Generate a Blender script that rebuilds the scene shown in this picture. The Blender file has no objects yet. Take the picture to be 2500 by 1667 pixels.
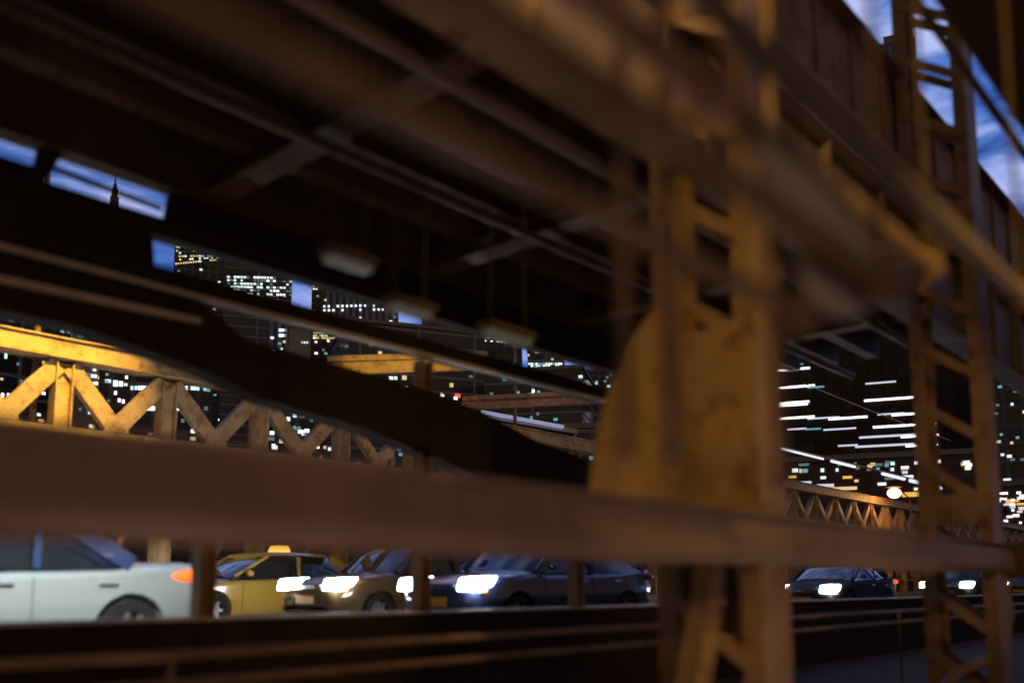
import bpy, bmesh, math, random
from mathutils import Vector, Matrix
random.seed(7)
S = bpy.context.scene
C = S.collection
R = math.radians
# ------------------------------------------------------------------ camera (real lens with a wide-open aperture)
FPX = 2200.0
PITCH = math.radians(7)
CY = 1428 - FPX * math.tan(PITCH)      # principal point: the lens is shifted upwards
PHI = math.atan(1995 * math.cos(PITCH) / FPX)
CZ = 0.8
cam_d = bpy.data.cameras.new('camera'); cam = bpy.data.objects.new('camera', cam_d); C.objects.link(cam)
cam_d.sensor_width = 36; cam_d.lens = FPX * 36 / 2500
cam_d.shift_y = (CY - 833.5) / 2500
cam_d.clip_start = 0.05; cam_d.clip_end = 6000
cp, sp = math.cos(PITCH), math.sin(PITCH)
fwd = Vector((math.cos(PHI) * cp, math.sin(PHI) * cp, sp))
cam.location = (0, 0, CZ)
cam.rotation_euler = fwd.to_track_quat('-Z', 'Y').to_euler()
cam_d.dof.use_dof = True; cam_d.dof.focus_distance = 60; cam_d.dof.aperture_fstop = 0.5
S.camera = cam
S.render.engine = 'CYCLES'
S.view_settings.view_transform = 'Standard'; S.view_settings.look = 'None'
S.view_settings.exposure = 0.0; S.view_settings.gamma = 1
# ------------------------------------------------------------------ world: blue night sky with lit cloud, brighter over the city
W = bpy.data.worlds.new('World'); S.world = W; W.use_nodes = True
nt = W.node_tree; N = nt.nodes; L = nt.links
for n in list(N): N.remove(n)
out = N.new('ShaderNodeOutputWorld'); bg = N.new('ShaderNodeBackground'); L.new(bg.outputs[0], out.inputs[0])
tc = N.new('ShaderNodeTexCoord')
mp = N.new('ShaderNodeMapping'); mp.inputs['Scale'].default_value = (1.0, 1.9, 5.2); mp.inputs['Rotation'].default_value = (R(20), R(-35), R(30))
L.new(tc.outputs['Generated'], mp.inputs[0])
nz = N.new('ShaderNodeTexNoise'); nz.inputs['Scale'].default_value = 4.2; nz.inputs['Detail'].default_value = 7; nz.inputs['Roughness'].default_value = 0.55
nz.inputs['Distortion'].default_value = 0.5
L.new(mp.outputs[0], nz.inputs['Vector'])
cr = N.new('ShaderNodeValToRGB'); L.new(nz.outputs['Fac'], cr.inputs[0])
e = cr.color_ramp.elements
e[0].position = 0.30; e[0].color = (0.020, 0.070, 0.30, 1)
e[1].position = 0.62; e[1].color = (0.50, 0.57, 1.0, 1)
m_ = cr.color_ramp.elements.new(0.43); m_.color = (0.09, 0.20, 0.60, 1)
dt = N.new('ShaderNodeVectorMath'); dt.operation = 'DOT_PRODUCT'
gl = Vector((0.75, 0.55, 0.25)).normalized(); dt.inputs[1].default_value = gl
L.new(tc.outputs['Generated'], dt.inputs[0])
mr = N.new('ShaderNodeMapRange'); mr.inputs['From Min'].default_value = 0.35; mr.inputs['From Max'].default_value = 0.98
mr.inputs['To Min'].default_value = 0.03; mr.inputs['To Max'].default_value = 1.05
L.new(dt.outputs['Value'], mr.inputs['Value'])
# brown glow added to the sky behind the viewer to lift shadows
dt2 = N.new('ShaderNodeVectorMath'); dt2.operation = 'DOT_PRODUCT'; dt2.inputs[1].default_value = Vector((-.45, -.85, .1)).normalized()
L.new(tc.outputs['Generated'], dt2.inputs[0])
m2 = N.new('ShaderNodeMapRange'); m2.inputs['From Min'].default_value = -.1; m2.inputs['From Max'].default_value = .6; L.new(dt2.outputs['Value'], m2.inputs['Value'])
vs_ = N.new('ShaderNodeVectorMath'); vs_.operation = 'SCALE'; L.new(cr.outputs[0], vs_.inputs[0]); L.new(mr.outputs[0], vs_.inputs['Scale'])
mx_ = N.new('ShaderNodeMix'); mx_.data_type = 'RGBA'; L.new(m2.outputs[0], mx_.inputs['Factor']); L.new(vs_.outputs[0], mx_.inputs['A'])
mx_.inputs['B'].default_value = (0.18, 0.12, 0.092, 1)
L.new(mx_.outputs['Result'], bg.inputs[0]); bg.inputs[1].default_value = 1

# ------------------------------------------------------------------ pixel-ray calibration helpers (give metres on a real plane)
hx, hy = math.cos(PHI), math.sin(PHI); rx, ry = hy, -hx
def ray(px, py):
    u = (px - 1250) / FPX; v = (CY - py) / FPX
    a = cp - v * sp
    return Vector((hx * a + rx * u, hy * a + ry * u, sp + v * cp))
def at(px, py, Y):
    d = ray(px, py); return Vector((0, 0, CZ)) + d * (Y / d.y)
def on_depth(px, py, D):
    d = ray(px, py); return Vector((0, 0, CZ)) + d * (D / math.hypot(d.x, d.y))

# ------------------------------------------------------------------ materials
def mat(name, col, rough=0.6, metal=0.0, nscale=3.0, var=0.35, rust=None, bump=0.15, coat=0.0, spec=0.5):
    m = bpy.data.materials.new(name); m.use_nodes = True
    t = m.node_tree; n = t.nodes; l = t.links; p = n['Principled BSDF']
    tcn = n.new('ShaderNodeTexCoord')
    a = n.new('ShaderNodeTexNoise'); a.inputs['Scale'].default_value = nscale; a.inputs['Detail'].default_value = 8; a.inputs['Roughness'].default_value = 0.65
    l.new(tcn.outputs['Object'], a.inputs['Vector'])
    r = n.new('ShaderNodeValToRGB'); l.new(a.outputs['Fac'], r.inputs[0])
    c0 = tuple(c * (1 - var) for c in col); c1 = tuple(min(1, c * (1 + var)) for c in col)
    r.color_ramp.elements[0].position = 0.3; r.color_ramp.elements[0].color = c0 + (1,)
    r.color_ramp.elements[1].position = 0.7; r.color_ramp.elements[1].color = c1 + (1,)
    src = r.outputs[0]
    if rust:
        b = n.new('ShaderNodeTexNoise'); b.inputs['Scale'].default_value = nscale * 2.3; b.inputs['Detail'].default_value = 10; b.inputs['Roughness'].default_value = .7
        l.new(tcn.outputs['Object'], b.inputs['Vector'])
        q = n.new('ShaderNodeValToRGB'); l.new(b.outputs['Fac'], q.inputs[0])
        q.color_ramp.elements[0].position = 0.52; q.color_ramp.elements[1].position = 0.62
        x = n.new('ShaderNodeMix'); x.data_type = 'RGBA'; l.new(q.outputs[0], x.inputs['Factor'])
        l.new(src, x.inputs['A']); x.inputs['B'].default_value = rust + (1,)
        src = x.outputs['Result']
    l.new(src, p.inputs['Base Color'])
    p.inputs['Roughness'].default_value = rough; p.inputs['Metallic'].default_value = metal
    p.inputs['Coat Weight'].default_value = coat; p.inputs['Coat Roughness'].default_value = 0.05
    p.inputs['Specular IOR Level'].default_value = spec
    if bump:
        bn = n.new('ShaderNodeBump'); bn.inputs['Strength'].default_value = bump; bn.inputs['Distance'].default_value = 0.02
        l.new(a.outputs['Fac'], bn.inputs['Height']); l.new(bn.outputs[0], p.inputs['Normal'])
    return m
def emis(name, col, strength, base=(0.5, 0.5, 0.5)):
    m = bpy.data.materials.new(name); m.use_nodes = True
    p = m.node_tree.nodes['Principled BSDF']
    p.inputs['Base Color'].default_value = base + (1,)
    p.inputs['Emission Color'].default_value = col + (1,); p.inputs['Emission Strength'].default_value = strength
    return m
def facade(name, wall, glass, sx, sz, mort=0.25, rough=0.45, gr=0.12):
    m = bpy.data.materials.new(name); m.use_nodes = True
    t = m.node_tree; n = t.nodes; l = t.links; p = n['Principled BSDF']
    tcn = n.new('ShaderNodeTexCoord'); s = n.new('ShaderNodeSeparateXYZ'); l.new(tcn.outputs['Object'], s.inputs[0])
    ad = n.new('ShaderNodeMath'); ad.operation = 'ADD'; l.new(s.outputs[0], ad.inputs[0]); l.new(s.outputs[1], ad.inputs[1])
    cb = n.new('ShaderNodeCombineXYZ'); l.new(ad.outputs[0], cb.inputs[0]); l.new(s.outputs[2], cb.inputs[1])
    b = n.new('ShaderNodeTexBrick'); l.new(cb.outputs[0], b.inputs['Vector'])
    b.offset = 0; b.inputs['Scale'].default_value = 1
    b.inputs['Brick Width'].default_value = sx; b.inputs['Row Height'].default_value = sz
    b.inputs['Mortar Size'].default_value = mort; b.inputs['Mortar Smooth'].default_value = 0.0
    b.inputs['Color1'].default_value = glass + (1,); b.inputs['Color2'].default_value = tuple(g * 2.2 for g in glass) + (1,)
    b.inputs['Mortar'].default_value = wall + (1,)
    l.new(b.outputs['Color'], p.inputs['Base Color'])
    mm = n.new('ShaderNodeMapRange'); l.new(b.outputs['Fac'], mm.inputs['Value'])
    mm.inputs['To Min'].default_value = gr; mm.inputs['To Max'].default_value = rough + .3
    l.new(mm.outputs[0], p.inputs['Roughness'])
    return m
M = {}
M['steel_dark'] = mat('dark_brown_steel', (0.27, 0.18, 0.12), .65, rust=(0.14, 0.07, 0.035))
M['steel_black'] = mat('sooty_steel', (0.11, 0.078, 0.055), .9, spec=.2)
M['steel_tan'] = mat('tan_painted_steel', (0.30, 0.20, 0.11), .5, rust=(0.20, 0.10, 0.045), nscale=2.2)
M['steel_beam'] = mat('brown_painted_beam', (0.22, 0.155, 0.125), .55, nscale=2.0, var=.18, bump=.05)
M['steel_yel'] = mat('ochre_painted_steel', (0.50, 0.34, 0.17), .5, rust=(0.28, 0.16, 0.07), nscale=1.6, var=.25)
M['steel_pale'] = mat('pale_steel', (0.60, 0.54, 0.46), .45, var=.2)  # pale tone also stands for light caught along steel edges
M['steel_plate'] = mat('dull_tan_plate', (0.36, 0.27, 0.21), .5, var=.12)
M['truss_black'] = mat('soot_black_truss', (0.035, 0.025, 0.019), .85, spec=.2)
M['wood'] = mat('dark_timber', (0.22, 0.15, 0.10), .85, nscale=5)
M['asphalt'] = mat('asphalt', (0.05, 0.046, 0.042), .9, nscale=30, var=.4, bump=.3, spec=.15)
M['concrete'] = mat('concrete', (0.28, 0.26, 0.24), .8, nscale=4)
M['river'] = mat('river_water', (0.01, 0.014, 0.02), .12, nscale=.2, bump=.6)
M['ground'] = mat('city_ground', (0.035, 0.033, 0.03), .9, nscale=.05)
M['silver'] = mat('silver_paint', (0.63, 0.66, 0.66), .22, metal=.55, var=.03, bump=0, coat=.8)
M['taxi'] = mat('yellow_paint', (0.50, 0.31, 0.055), .28, var=.04, bump=0, coat=.7)
M['navy'] = mat('navy_paint', (0.045, 0.065, 0.16), .16, metal=.3, var=.05, bump=0, coat=1)
M['dull'] = mat('dusty_dark_paint', (0.03, 0.028, 0.03), .6, var=.1, bump=0, spec=.2)
M['bronze'] = mat('bronze_paint', (0.16, 0.10, 0.045), .2, metal=.3, var=.05, bump=0, coat=1)
M['black'] = mat('black_paint', (0.012, 0.013, 0.016), .2, var=.05, bump=0, coat=1)
M['white'] = mat('white_paint', (0.75, 0.76, 0.78), .3, var=.03, bump=0, coat=.6)
M['glass'] = mat('tinted_glass', (0.012, 0.014, 0.018), .05, var=.05, bump=0, coat=1, spec=.9)
M['rubber'] = mat('tyre_rubber', (0.014, 0.013, 0.012), .85, nscale=8)
M['rim'] = mat('alloy_rim', (0.62, 0.64, 0.65), .3, metal=.8, var=.05, bump=0)
M['chrome'] = mat('chrome_trim', (0.85, 0.86, 0.88), .12, metal=1, var=.02, bump=0)
M['plastic'] = mat('black_plastic', (0.012, 0.012, 0.012), .5, var=.1)
M['plate'] = mat('orange_number_plate', (0.80, 0.42, 0.03), .35, var=.05, bump=0)
M['plate_w'] = mat('white_number_plate', (0.75, 0.75, 0.72), .35, var=.05, bump=0)
M['tail'] = emis('tail_lamp_red', (1.0, 0.09, 0.015), 1.4, (.5, .03, .02))
M['tail_off'] = mat('unlit_tail_lens', (0.25, .03, .02), .5, bump=0)
M['tail_or'] = emis('tail_lamp_orange', (1.0, 0.12, 0.012), 1.7, (.6, .1, .02))
M['head'] = emis('headlamp_white', (0.92, 0.95, 1.0), 40)
M['amber'] = emis('amber_lamp', (1.0, 0.50, 0.04), 2.2)
M['sodium'] = emis('sodium_globe', (1.0, 0.50, 0.18), 6)
M['redsign'] = mat('red_sign_paint', (0.6, 0.05, 0.04), .5, bump=0)
M['strip'] = emis('cold_rail_glow', (0.75, 0.8, 1.0), 1.1)
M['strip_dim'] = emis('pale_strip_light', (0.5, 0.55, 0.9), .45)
M['tube'] = emis('dim_streak_glow', (0.80, 0.78, 0.70), 0.045, (.12, .12, .11))  # faint glow for the pale streaks under the deck
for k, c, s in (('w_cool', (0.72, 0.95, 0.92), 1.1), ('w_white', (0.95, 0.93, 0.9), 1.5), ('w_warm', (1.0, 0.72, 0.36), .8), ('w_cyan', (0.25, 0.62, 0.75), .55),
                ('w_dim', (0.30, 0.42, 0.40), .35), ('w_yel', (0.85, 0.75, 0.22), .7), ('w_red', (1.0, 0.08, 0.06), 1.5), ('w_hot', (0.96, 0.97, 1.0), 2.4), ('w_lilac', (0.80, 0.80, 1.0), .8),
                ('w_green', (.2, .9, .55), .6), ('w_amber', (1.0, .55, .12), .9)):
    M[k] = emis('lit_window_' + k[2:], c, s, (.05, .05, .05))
M['f_dark'] = facade('dark_office_facade', (0.12, 0.13, 0.17), (0.012, 0.015, 0.022), 3.2, 3.6, .35)
M['f_night'] = facade('unlit_curtain_wall', (0.022, 0.018, 0.018), (0.020, 0.016, 0.016), 3.2, 3.6, .2, gr=.6)
M['f_blue'] = facade('blue_ribbed_facade', (0.22, 0.30, 0.48), (0.03, 0.04, 0.07), 2.2, 60, .55)
M['f_conc'] = facade('concrete_facade', (0.34, 0.36, 0.31), (0.03, 0.035, 0.035), 9, 40, 3.0)
M['f_slab'] = facade('slab_edge_facade', (0.26, 0.28, 0.36), (0.03, 0.034, 0.044), 14, 3.6, .28)
M['f_brick'] = facade('brown_brick_facade', (0.09, 0.06, 0.05), (0.012, 0.012, 0.014), 3.0, 3.3, 1.0)

# ------------------------------------------------------------------ mesh helpers
class MB:
    def __init__(s): s.v = []; s.f = []
    def add(s, vs, fs):
        o = len(s.v); s.v += [tuple(v) for v in vs]; s.f += [tuple(i + o for i in f) for f in fs]; return s
    def box(s, a, b):
        (x0, y0, z0), (x1, y1, z1) = a, b
        return s.add([(x0, y0, z0), (x1, y0, z0), (x1, y1, z0), (x0, y1, z0), (x0, y0, z1), (x1, y0, z1), (x1, y1, z1), (x0, y1, z1)],
                     [(0, 3, 2, 1), (4, 5, 6, 7), (0, 1, 5, 4), (1, 2, 6, 5), (2, 3, 7, 6), (3, 0, 4, 7)])
    def bar(s, p, q, w, d, side=(0, 1, 0)):
        """flat bar p->q, width w in the plane, thickness d along side"""
        p, q, sd = Vector(p), Vector(q), Vector(side).normalized()
        a = (q - p).normalized(); up = sd.cross(a).normalized() * w / 2; sd = sd * d / 2
        vs = [p + up + sd, p + up - sd, p - up - sd, p - up + sd, q + up + sd, q + up - sd, q - up - sd, q - up + sd]
        return s.add(vs, [(0, 1, 2, 3), (7, 6, 5, 4), (0, 4, 5, 1), (1, 5, 6, 2), (2, 6, 7, 3), (3, 7, 4, 0)])
    def tube(s, pts, r, n=10):
        pts = [Vector(p) for p in pts]; o = len(s.v)
        for i, p in enumerate(pts):
            t = (pts[min(i + 1, len(pts) - 1)] - pts[max(i - 1, 0)]).normalized()
            u = t.cross(Vector((0, 0, 1)) if abs(t.z) < .9 else Vector((0, 1, 0))).normalized(); w = t.cross(u)
            rr = r[i] if isinstance(r, (list, tuple)) else r
            for k in range(n):
                a = 2 * math.pi * k / n; s.v.append(tuple(p + u * math.cos(a) * rr + w * math.sin(a) * rr))
        for i in range(len(pts) - 1):
            for k in range(n):
                a = o + i * n + k; b = o + i * n + (k + 1) % n; s.f.append((a, b, b + n, a + n))
        s.f.append(tuple(o + k for k in range(n))[::-1]); s.f.append(tuple(o + (len(pts) - 1) * n + k for k in range(n)))
        return s
    def cyl(s, c, axis, r, h, n=24, r2=None):
        c = Vector(c); a = Vector(axis).normalized()
        return s.tube([c - a * h / 2, c + a * h / 2], [r, r if r2 is None else r2], n)
    def prism(s, poly, y0, y1):
        """polygon in x,z extruded along y"""
        n = len(poly); vs = [(x, y0, z) for x, z in poly] + [(x, y1, z) for x, z in poly]
        return s.add(vs, [tuple(range(n)), tuple(range(2 * n - 1, n - 1, -1))] + [(i, i + n, (i + 1) % n + n, (i + 1) % n) for i in range(n)])
    def sweep(s, prof, x0, x1):
        """closed profile in y,z swept along x"""
        n = len(prof); vs = [(x0, y, z) for y, z in prof] + [(x1, y, z) for y, z in prof]
        return s.add(vs, [tuple(range(n)), tuple(range(2 * n - 1, n - 1, -1))] + [(i, i + n, (i + 1) % n + n, (i + 1) % n) for i in range(n)])
    def sphere(s, c, r, n=16, m=10, sc=(1, 1, 1)):
        c = Vector(c); o = len(s.v)
        for j in range(m + 1):
            t = math.pi * j / m
            for k in range(n):
                a = 2 * math.pi * k / n
                s.v.append((c.x + r * sc[0] * math.sin(t) * math.cos(a), c.y + r * sc[1] * math.sin(t) * math.sin(a), c.z + r * sc[2] * math.cos(t)))
        for j in range(m):
            for k in range(n):
                a = o + j * n + k; b = o + j * n + (k + 1) % n; s.f.append((a, b, b + n, a + n))
        return s
    def mesh(s, name, m, smooth=False):
        me = bpy.data.meshes.new(name); me.from_pydata(s.v, [], s.f); me.validate()
        bm = bmesh.new(); bm.from_mesh(me); bmesh.ops.remove_doubles(bm, verts=bm.verts, dist=1e-5)
        bmesh.ops.recalc_face_normals(bm, faces=bm.faces); bm.to_mesh(me); bm.free()
        if smooth:
            for p in me.polygons: p.use_smooth = True
            me.set_sharp_from_angle(angle=R(38))
        me.materials.append(m); return me
    def build(s, name, m, parent=None, bevel=0, smooth=False):
        o = bpy.data.objects.new(name, s.mesh(name, m, smooth)); C.objects.link(o)
        if parent: o.parent = parent
        if bevel:
            b = o.modifiers.new('bevel', 'BEVEL'); b.width = bevel; b.segments = 2; b.limit_method = 'ANGLE'
        return o
def tag(o, label, cat, group=None, kind=None):
    o['label'] = label; o['category'] = cat
    if group: o['group'] = group
    if kind: o['kind'] = kind
    return o
def struct(o): o['kind'] = 'structure'; return o
def thing(name, loc, label, cat, group=None, rz=0):
    o = bpy.data.objects.new(name, None); C.objects.link(o); o.location = loc; o.rotation_euler = (0, 0, rz)
    o.empty_display_size = .2
    return tag(o, label, cat, group)
def copy_tree(o, parent=None):
    c = o.copy(); C.objects.link(c)
    if parent: c.parent = parent
    for ch in list(o.children): copy_tree(ch, c)
    return c
def lamp(kind, loc, col, e, size=.3, parent=None, aim=None, spot=100, blend=.6):
    d = bpy.data.lights.new('light', kind); d.color = col; d.energy = e
    d.shadow_soft_size = size
    if kind == 'SPOT': d.spot_size = R(spot); d.spot_blend = blend
    o = bpy.data.objects.new('light', d); C.objects.link(o); o.location = loc
    if aim: o.rotation_euler = (Vector(aim) - Vector(loc)).to_track_quat('-Z', 'Y').to_euler()
    return o

# ------------------------------------------------------------------ setting
struct(MB().box((-60, 8.3, -.35), (420, 18.0, 0)).build('far_roadway', M['asphalt']))
struct(MB().box((-60, -6, -.8), (420, 1.9, -.3)).build('near_roadway', M['asphalt']))
for yy in (11.55, 14.8):
    g = MB()
    for k in range(60): g.box((-20 + k * 6, yy - .06, .0), (-17.5 + k * 6, yy + .06, .004))
    struct(g.build('lane_marking', M['white']))
struct(MB().box((-60, 17.75, .0), (420, 18.0, .14)).build('kerb', M['concrete']))
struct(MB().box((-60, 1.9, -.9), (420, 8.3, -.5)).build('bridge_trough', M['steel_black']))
g = MB()
g.add([(-4000, -4000, -42), (5000, -4000, -42), (5000, 5000, -42), (-4000, 5000, -42)], [(0, 1, 2, 3)])
struct(g.build('river', M['river']))
g = MB(); g.box((-600, 200, -41.5), (4500, 4500, -38)); struct(g.build('city_ground', M['ground']))

# ------------------------------------------------------------------ near guard beam
t = thing('guard_beam', (0, 0, 0), 'long brown painted steel beam crossing the whole foreground in front of the traffic', 'beam')
prof = [(2.30, 1.182), (2.190, 1.182), (2.182, 1.174), (2.190, 1.163), (2.235, 1.150), (2.228, 1.08), (2.214, 1.02), (2.206, .985), (2.212, .955), (2.245, .908), (2.30, .904)]
MB().sweep(prof, -3, 9.68).build('web', M['steel_beam'], t, smooth=True)
g = MB()
g.box((9.685, 2.12, .86), (9.77, 2.36, 1.22)); g.build('end_plate', M['steel_black'], t, bevel=.02)
for x in (2.2, 6.9):
    g = MB().box((x, 2.222, 1.05), (x + .24, 2.236, 1.14))
    for q in range(4):
        for z in (1.07, 1.12): g.cyl((x + .03 + q * .06, 2.220, z), (0, 1, 0), .009, .012, 8)
    g.build('splice_plate', M['steel_beam'], t)
# ------------------------------------------------------------------ laced columns
def laced_column(x, label, z1=9.0):
    t = thing('laced_column', (x, 2.575, -.5), label, 'column', 'laced steel columns behind the guard beam')
    H = z1 + .5
    for s in (-1, 1):
        g = MB(); y0 = s * .325
        g.box((-.17, min(y0, y0 - s * .022), 0), (.17, max(y0, y0 - s * .022), H))
        for xx in (-.17, .148):
            a, b = y0 - s * .0225, y0 - s * .12
            g.box((xx, min(a, b), 0), (xx + .022, max(a, b), H))
        for k in range(int(H / .12)):
            g.cyl((-.176, s * .275, .06 + k * .12), (1, 0, 0), .014, .012, 6)
        g.build('flange', M['steel_tan'], t)
    z = .25
    while z + .62 < H:
        g = MB().bar((-.181, .29, z + .42), (-.181, -.29, z), .085, .016, (1, 0, 0))
        g.build('lacing_bar', M['steel_tan'], t)
        g = MB().bar((.181, .29, z + .42), (.181, -.29, z), .085, .016, (1, 0, 0))
        g.build('lacing_bar', M['steel_tan'], t)
        z += .60
    for z in (1.85, 4.7):
        MB().box((-.20, -.31, z), (-.19, .31, z + .30)).build('batten_plate', M['steel_tan'], t)
    return t
c1 = laced_column(4.66, 'wide blurred golden steel column with lattice bars, nearest one right of centre')
c2 = laced_column(9.28, 'laced steel column with dark square openings near the right end of the brown beam')
MB().box((-.205, -.315, 1.5), (-.191, .315, 2.75)).build('batten_plate', M['steel_tan'], c1)
gp = MB().prism([(-.173, 1.42), (-.173, 3.0)] + [(-.173 - .80 * math.sin(a) ** 1.5, 3.0 - 1.35 * (1 - math.cos(a)) ** .9) for a in [k * math.pi / 20 for k in range(1, 11)]] + [(-.98, 1.42)], .20, .22)
gp.build('smear_plate', M['steel_tan'], c1)  # plate added to stand in for the column's golden smear
g = MB()
for k in range(14): g.cyl((-.23, .197, 1.5 + k * .1), (0, 1, 0), .018, .02, 8)
for k in range(7): g.cyl((-.33 - k * .09, .197, 1.5), (0, 1, 0), .018, .02, 8)
g.build('rivet_row', M['steel_tan'], c1)
for a, b in (((-.1, 0, 1.45), (-.55, 0, .2)), ((.1, 0, 1.45), (.75, 0, .2))):
    MB().bar(a, b, .16, .12).build('splayed_leg', M['steel_tan'], c1)
pts = [(0.35, -.25, 1.42), (.38, -.27, 1.0), (.2, -.27, .72), (-.2, -.2, .62), (-.7, -.1, .55), (-1.0, 0, .35), (-1.2, 0, .05)]
MB().tube(pts, .05, 10).build('curved_pipe', M['steel_tan'], c2, smooth=True)
t = thing('plate_girder', (0, 0, 0), 'broad brown girder overhead running up to the golden column', 'girder')
MB().box((-3, 2.78, 3.42), (60, 2.81, 4.36)).build('web', M['steel_beam'], t)
MB().box((-3, 2.66, 3.395), (60, 2.93, 3.418)).build('flange', M['steel_tan'], t)
MB().box((-3, 2.66, 4.362), (60, 2.93, 4.385)).build('flange', M['steel_tan'], t)
for k in range(40):
    x = -2.8 + 1.2 * k
    MB().box((x, 2.69, 3.42), (x + .02, 2.779, 4.36)).build('stiffener', M['steel_tan'], t)
# near truss chords above
t = thing('overhead_chord', (0, 0, 0), 'riveted brown box chord running overhead along the walkway edge', 'girder')
for z0, z1, yo in ((4.42, 4.95, 2.95), (5.0, 6.0, 2.95)):
    g = MB(); g.box((-2, yo, z0), (90, yo + .03, z1)); g.box((-2, yo - .14, z0 - .02), (90, yo + .14, z0)); g.box((-2, yo - .14, z1), (90, yo + .14, z1 + .02))
    for k in range(120): g.box((k * .8, yo - .04, z0 + .0), (k * .8 + .03, yo - .001, z1))
    g.build('chord', M['steel_dark'], t)
t = thing('roof_girder', (0, 0, 0), 'dark girder over the near lane at the top right corner', 'girder')
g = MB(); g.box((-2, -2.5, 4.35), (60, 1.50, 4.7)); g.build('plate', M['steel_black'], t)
for k in range(18): MB().box((k * 3.2, -2.5, 4.15), (k * 3.2 + .2, 1.2, 4.349)).build('rib', M['steel_dark'], t)
g = MB().tube([(-2, 1.62, 4.42), (60, 1.62, 4.42)], .03); g.build('conduit', M['steel_dark'], t)
t = thing('rounded_plate', (0, 0, 0), 'soft tan rounded plate hanging between the two laced columns', 'brace')
BY = .85
pl = [at(x, y, BY) for x, y in ((1840, 330), (1890, 330), (1990, 440), (2085, 555), (2135, 640), (2148, 700), (2130, 750), (2080, 778), (2025, 770), (1985, 730), (1955, 650), (1915, 520))]
MB().prism([(p.x, p.z) for p in pl], BY - .006, BY + .006).build('end_plate', M['steel_pale'], t, bevel=.004)  # rounded plate modelled for a pale patch of unknown origin
MB().tube([(pl[0].x + .03, BY + .02, pl[0].z - .02), (pl[0].x - .5, BY + .02, pl[0].z + 1.3)], .018).build('rod', M['steel_tan'], t)
for k, (ra, yy, rad, x0, x1, lab) in enumerate(((.72, .9, .022, -2, 2.0, 'lowest of the added out of focus streak rods overhead, dull brown'), (.98, .8, .03, -2, 2.3, 'second added streak rod from below, soft warm brown streak towards the golden column'),
        (1.16, .95, .035, -2, 3.2, 'third added streak rod from below, crossing in front of the top of the golden column'), (1.40, .75, .028, -2, 3.6, 'highest of the added out of focus streak rods, purplish near the top edge'))):
    t = thing('streak_rod', (0, yy, .8 + ra * yy), lab, 'rod', 'added streak rods over the near lane')  # rods added so their blur forms soft diagonal streaks
    MB().tube([(x0, 0, 0), (x1, 0, 0)], rad, 12).build('bar', M['steel_tan'] if k != 3 else M['steel_plate'], t, smooth=True)
    MB().box((x1, -.05, -.05), (x1 + .03, .05, .05)).build('anchor', M['steel_dark'], t)
    MB().tube([(x1 + .02, 0, .03), (x1 + .1, 0, 4.34 - .8 - ra * yy)], .010, 6).build('hanger', M['steel_black'], t)

for k, (px, rad, lab) in enumerate(((1530, .016, 'leftmost of three added out of focus smear rods before the golden plate'), (1640, .022, 'middle added smear rod, a soft golden vertical smear before the golden column'), (1905, .018, 'rightmost added smear rod along the right edge of the golden column'))):
    p = at(px, 1100, 1.15)
    t = thing('smear_rod', (p.x, 1.15, -.3), lab, 'rod', 'added smear rods over the near lane')  # rod added so its blur forms a soft vertical smear
    MB().tube([(0, 0, 1.42), (0, 0, 4.62)], rad, 12).build('bar', M['steel_tan'], t, smooth=True)
    MB().box((-.05, -.05, 4.60), (.05, .05, 4.645)).build('anchor', M['steel_dark'], t)
    MB().sphere((0, 0, 1.40), .03, 10, 8).build('end_knob', M['steel_dark'], t)
# ------------------------------------------------------------------ promenade over the trough
t = thing('walkway_deck', (0, 0, 0), 'dark underside of the raised walkway overhead, planks on steel floor beams', 'walkway')
MB().box((-8, 2.98, 4.42), (13.2, 6.9, 4.55)).build('planking', M['wood'], t)
g = MB()
for y in (3.45, 4.05, 4.7, 5.3, 5.9):
    MB().box((-8, y - .09, 4.1), (13.15, y + .09, 4.419)).build('stringer', M['steel_dark'], t)
for k in range(8):
    x = -6 + k * 2.4
    g = MB(); g.box((x - .02, 3.0, 3.95), (x + .02, 6.45, 4.095)); g.box((x - .12, 3.0, 3.92), (x + .12, 6.45, 3.948))
    g.build('floor_beam', M['steel_dark'], t)
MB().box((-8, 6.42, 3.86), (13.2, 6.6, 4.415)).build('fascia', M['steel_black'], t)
for k, (px, py, w, where) in enumerate(((850, 636, .30, 'highest and leftmost'), (1000, 752, .30, 'above the ribbed tower'), (1240, 816, .42, 'above the dotted band of lights'), (1640, 856, 1.1, 'left of the golden column'))):
    p = at(px, py, 4.0)
    t = thing('streak_bar', p, 'dim glowing bar added for a pale streak under the walkway, ' + where, 'lamp', 'glowing streak bars under the walkway')
    MB().box((-w / 2, -.05, -.045), (w / 2, .05, .0)).build('tube', M['tube'], t, bevel=.015)  # glowing bar added in place of a pale streak of light
    MB().box((-w / 2 - .02, -.07, .002), (w / 2 + .02, .07, .04)).build('hood', M['steel_black'], t)
    for q in (-.4, .4): MB().tube([(w * q, 0, .04), (w * q, 0, 4.4 - p.z)], .004, 6).build('rod', M['steel_black'], t)

for y, z in ((3.75, 3.86), (4.95, 3.84)):
    tag(MB().tube([(-8, y, z), (13, y, z)], .045, 10).build('service_pipe', M['steel_plate'], smooth=True), 'thin service pipe under the walkway deck, %s the column side' % ('on' if y < 4 else 'away from'), 'pipe')
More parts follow.
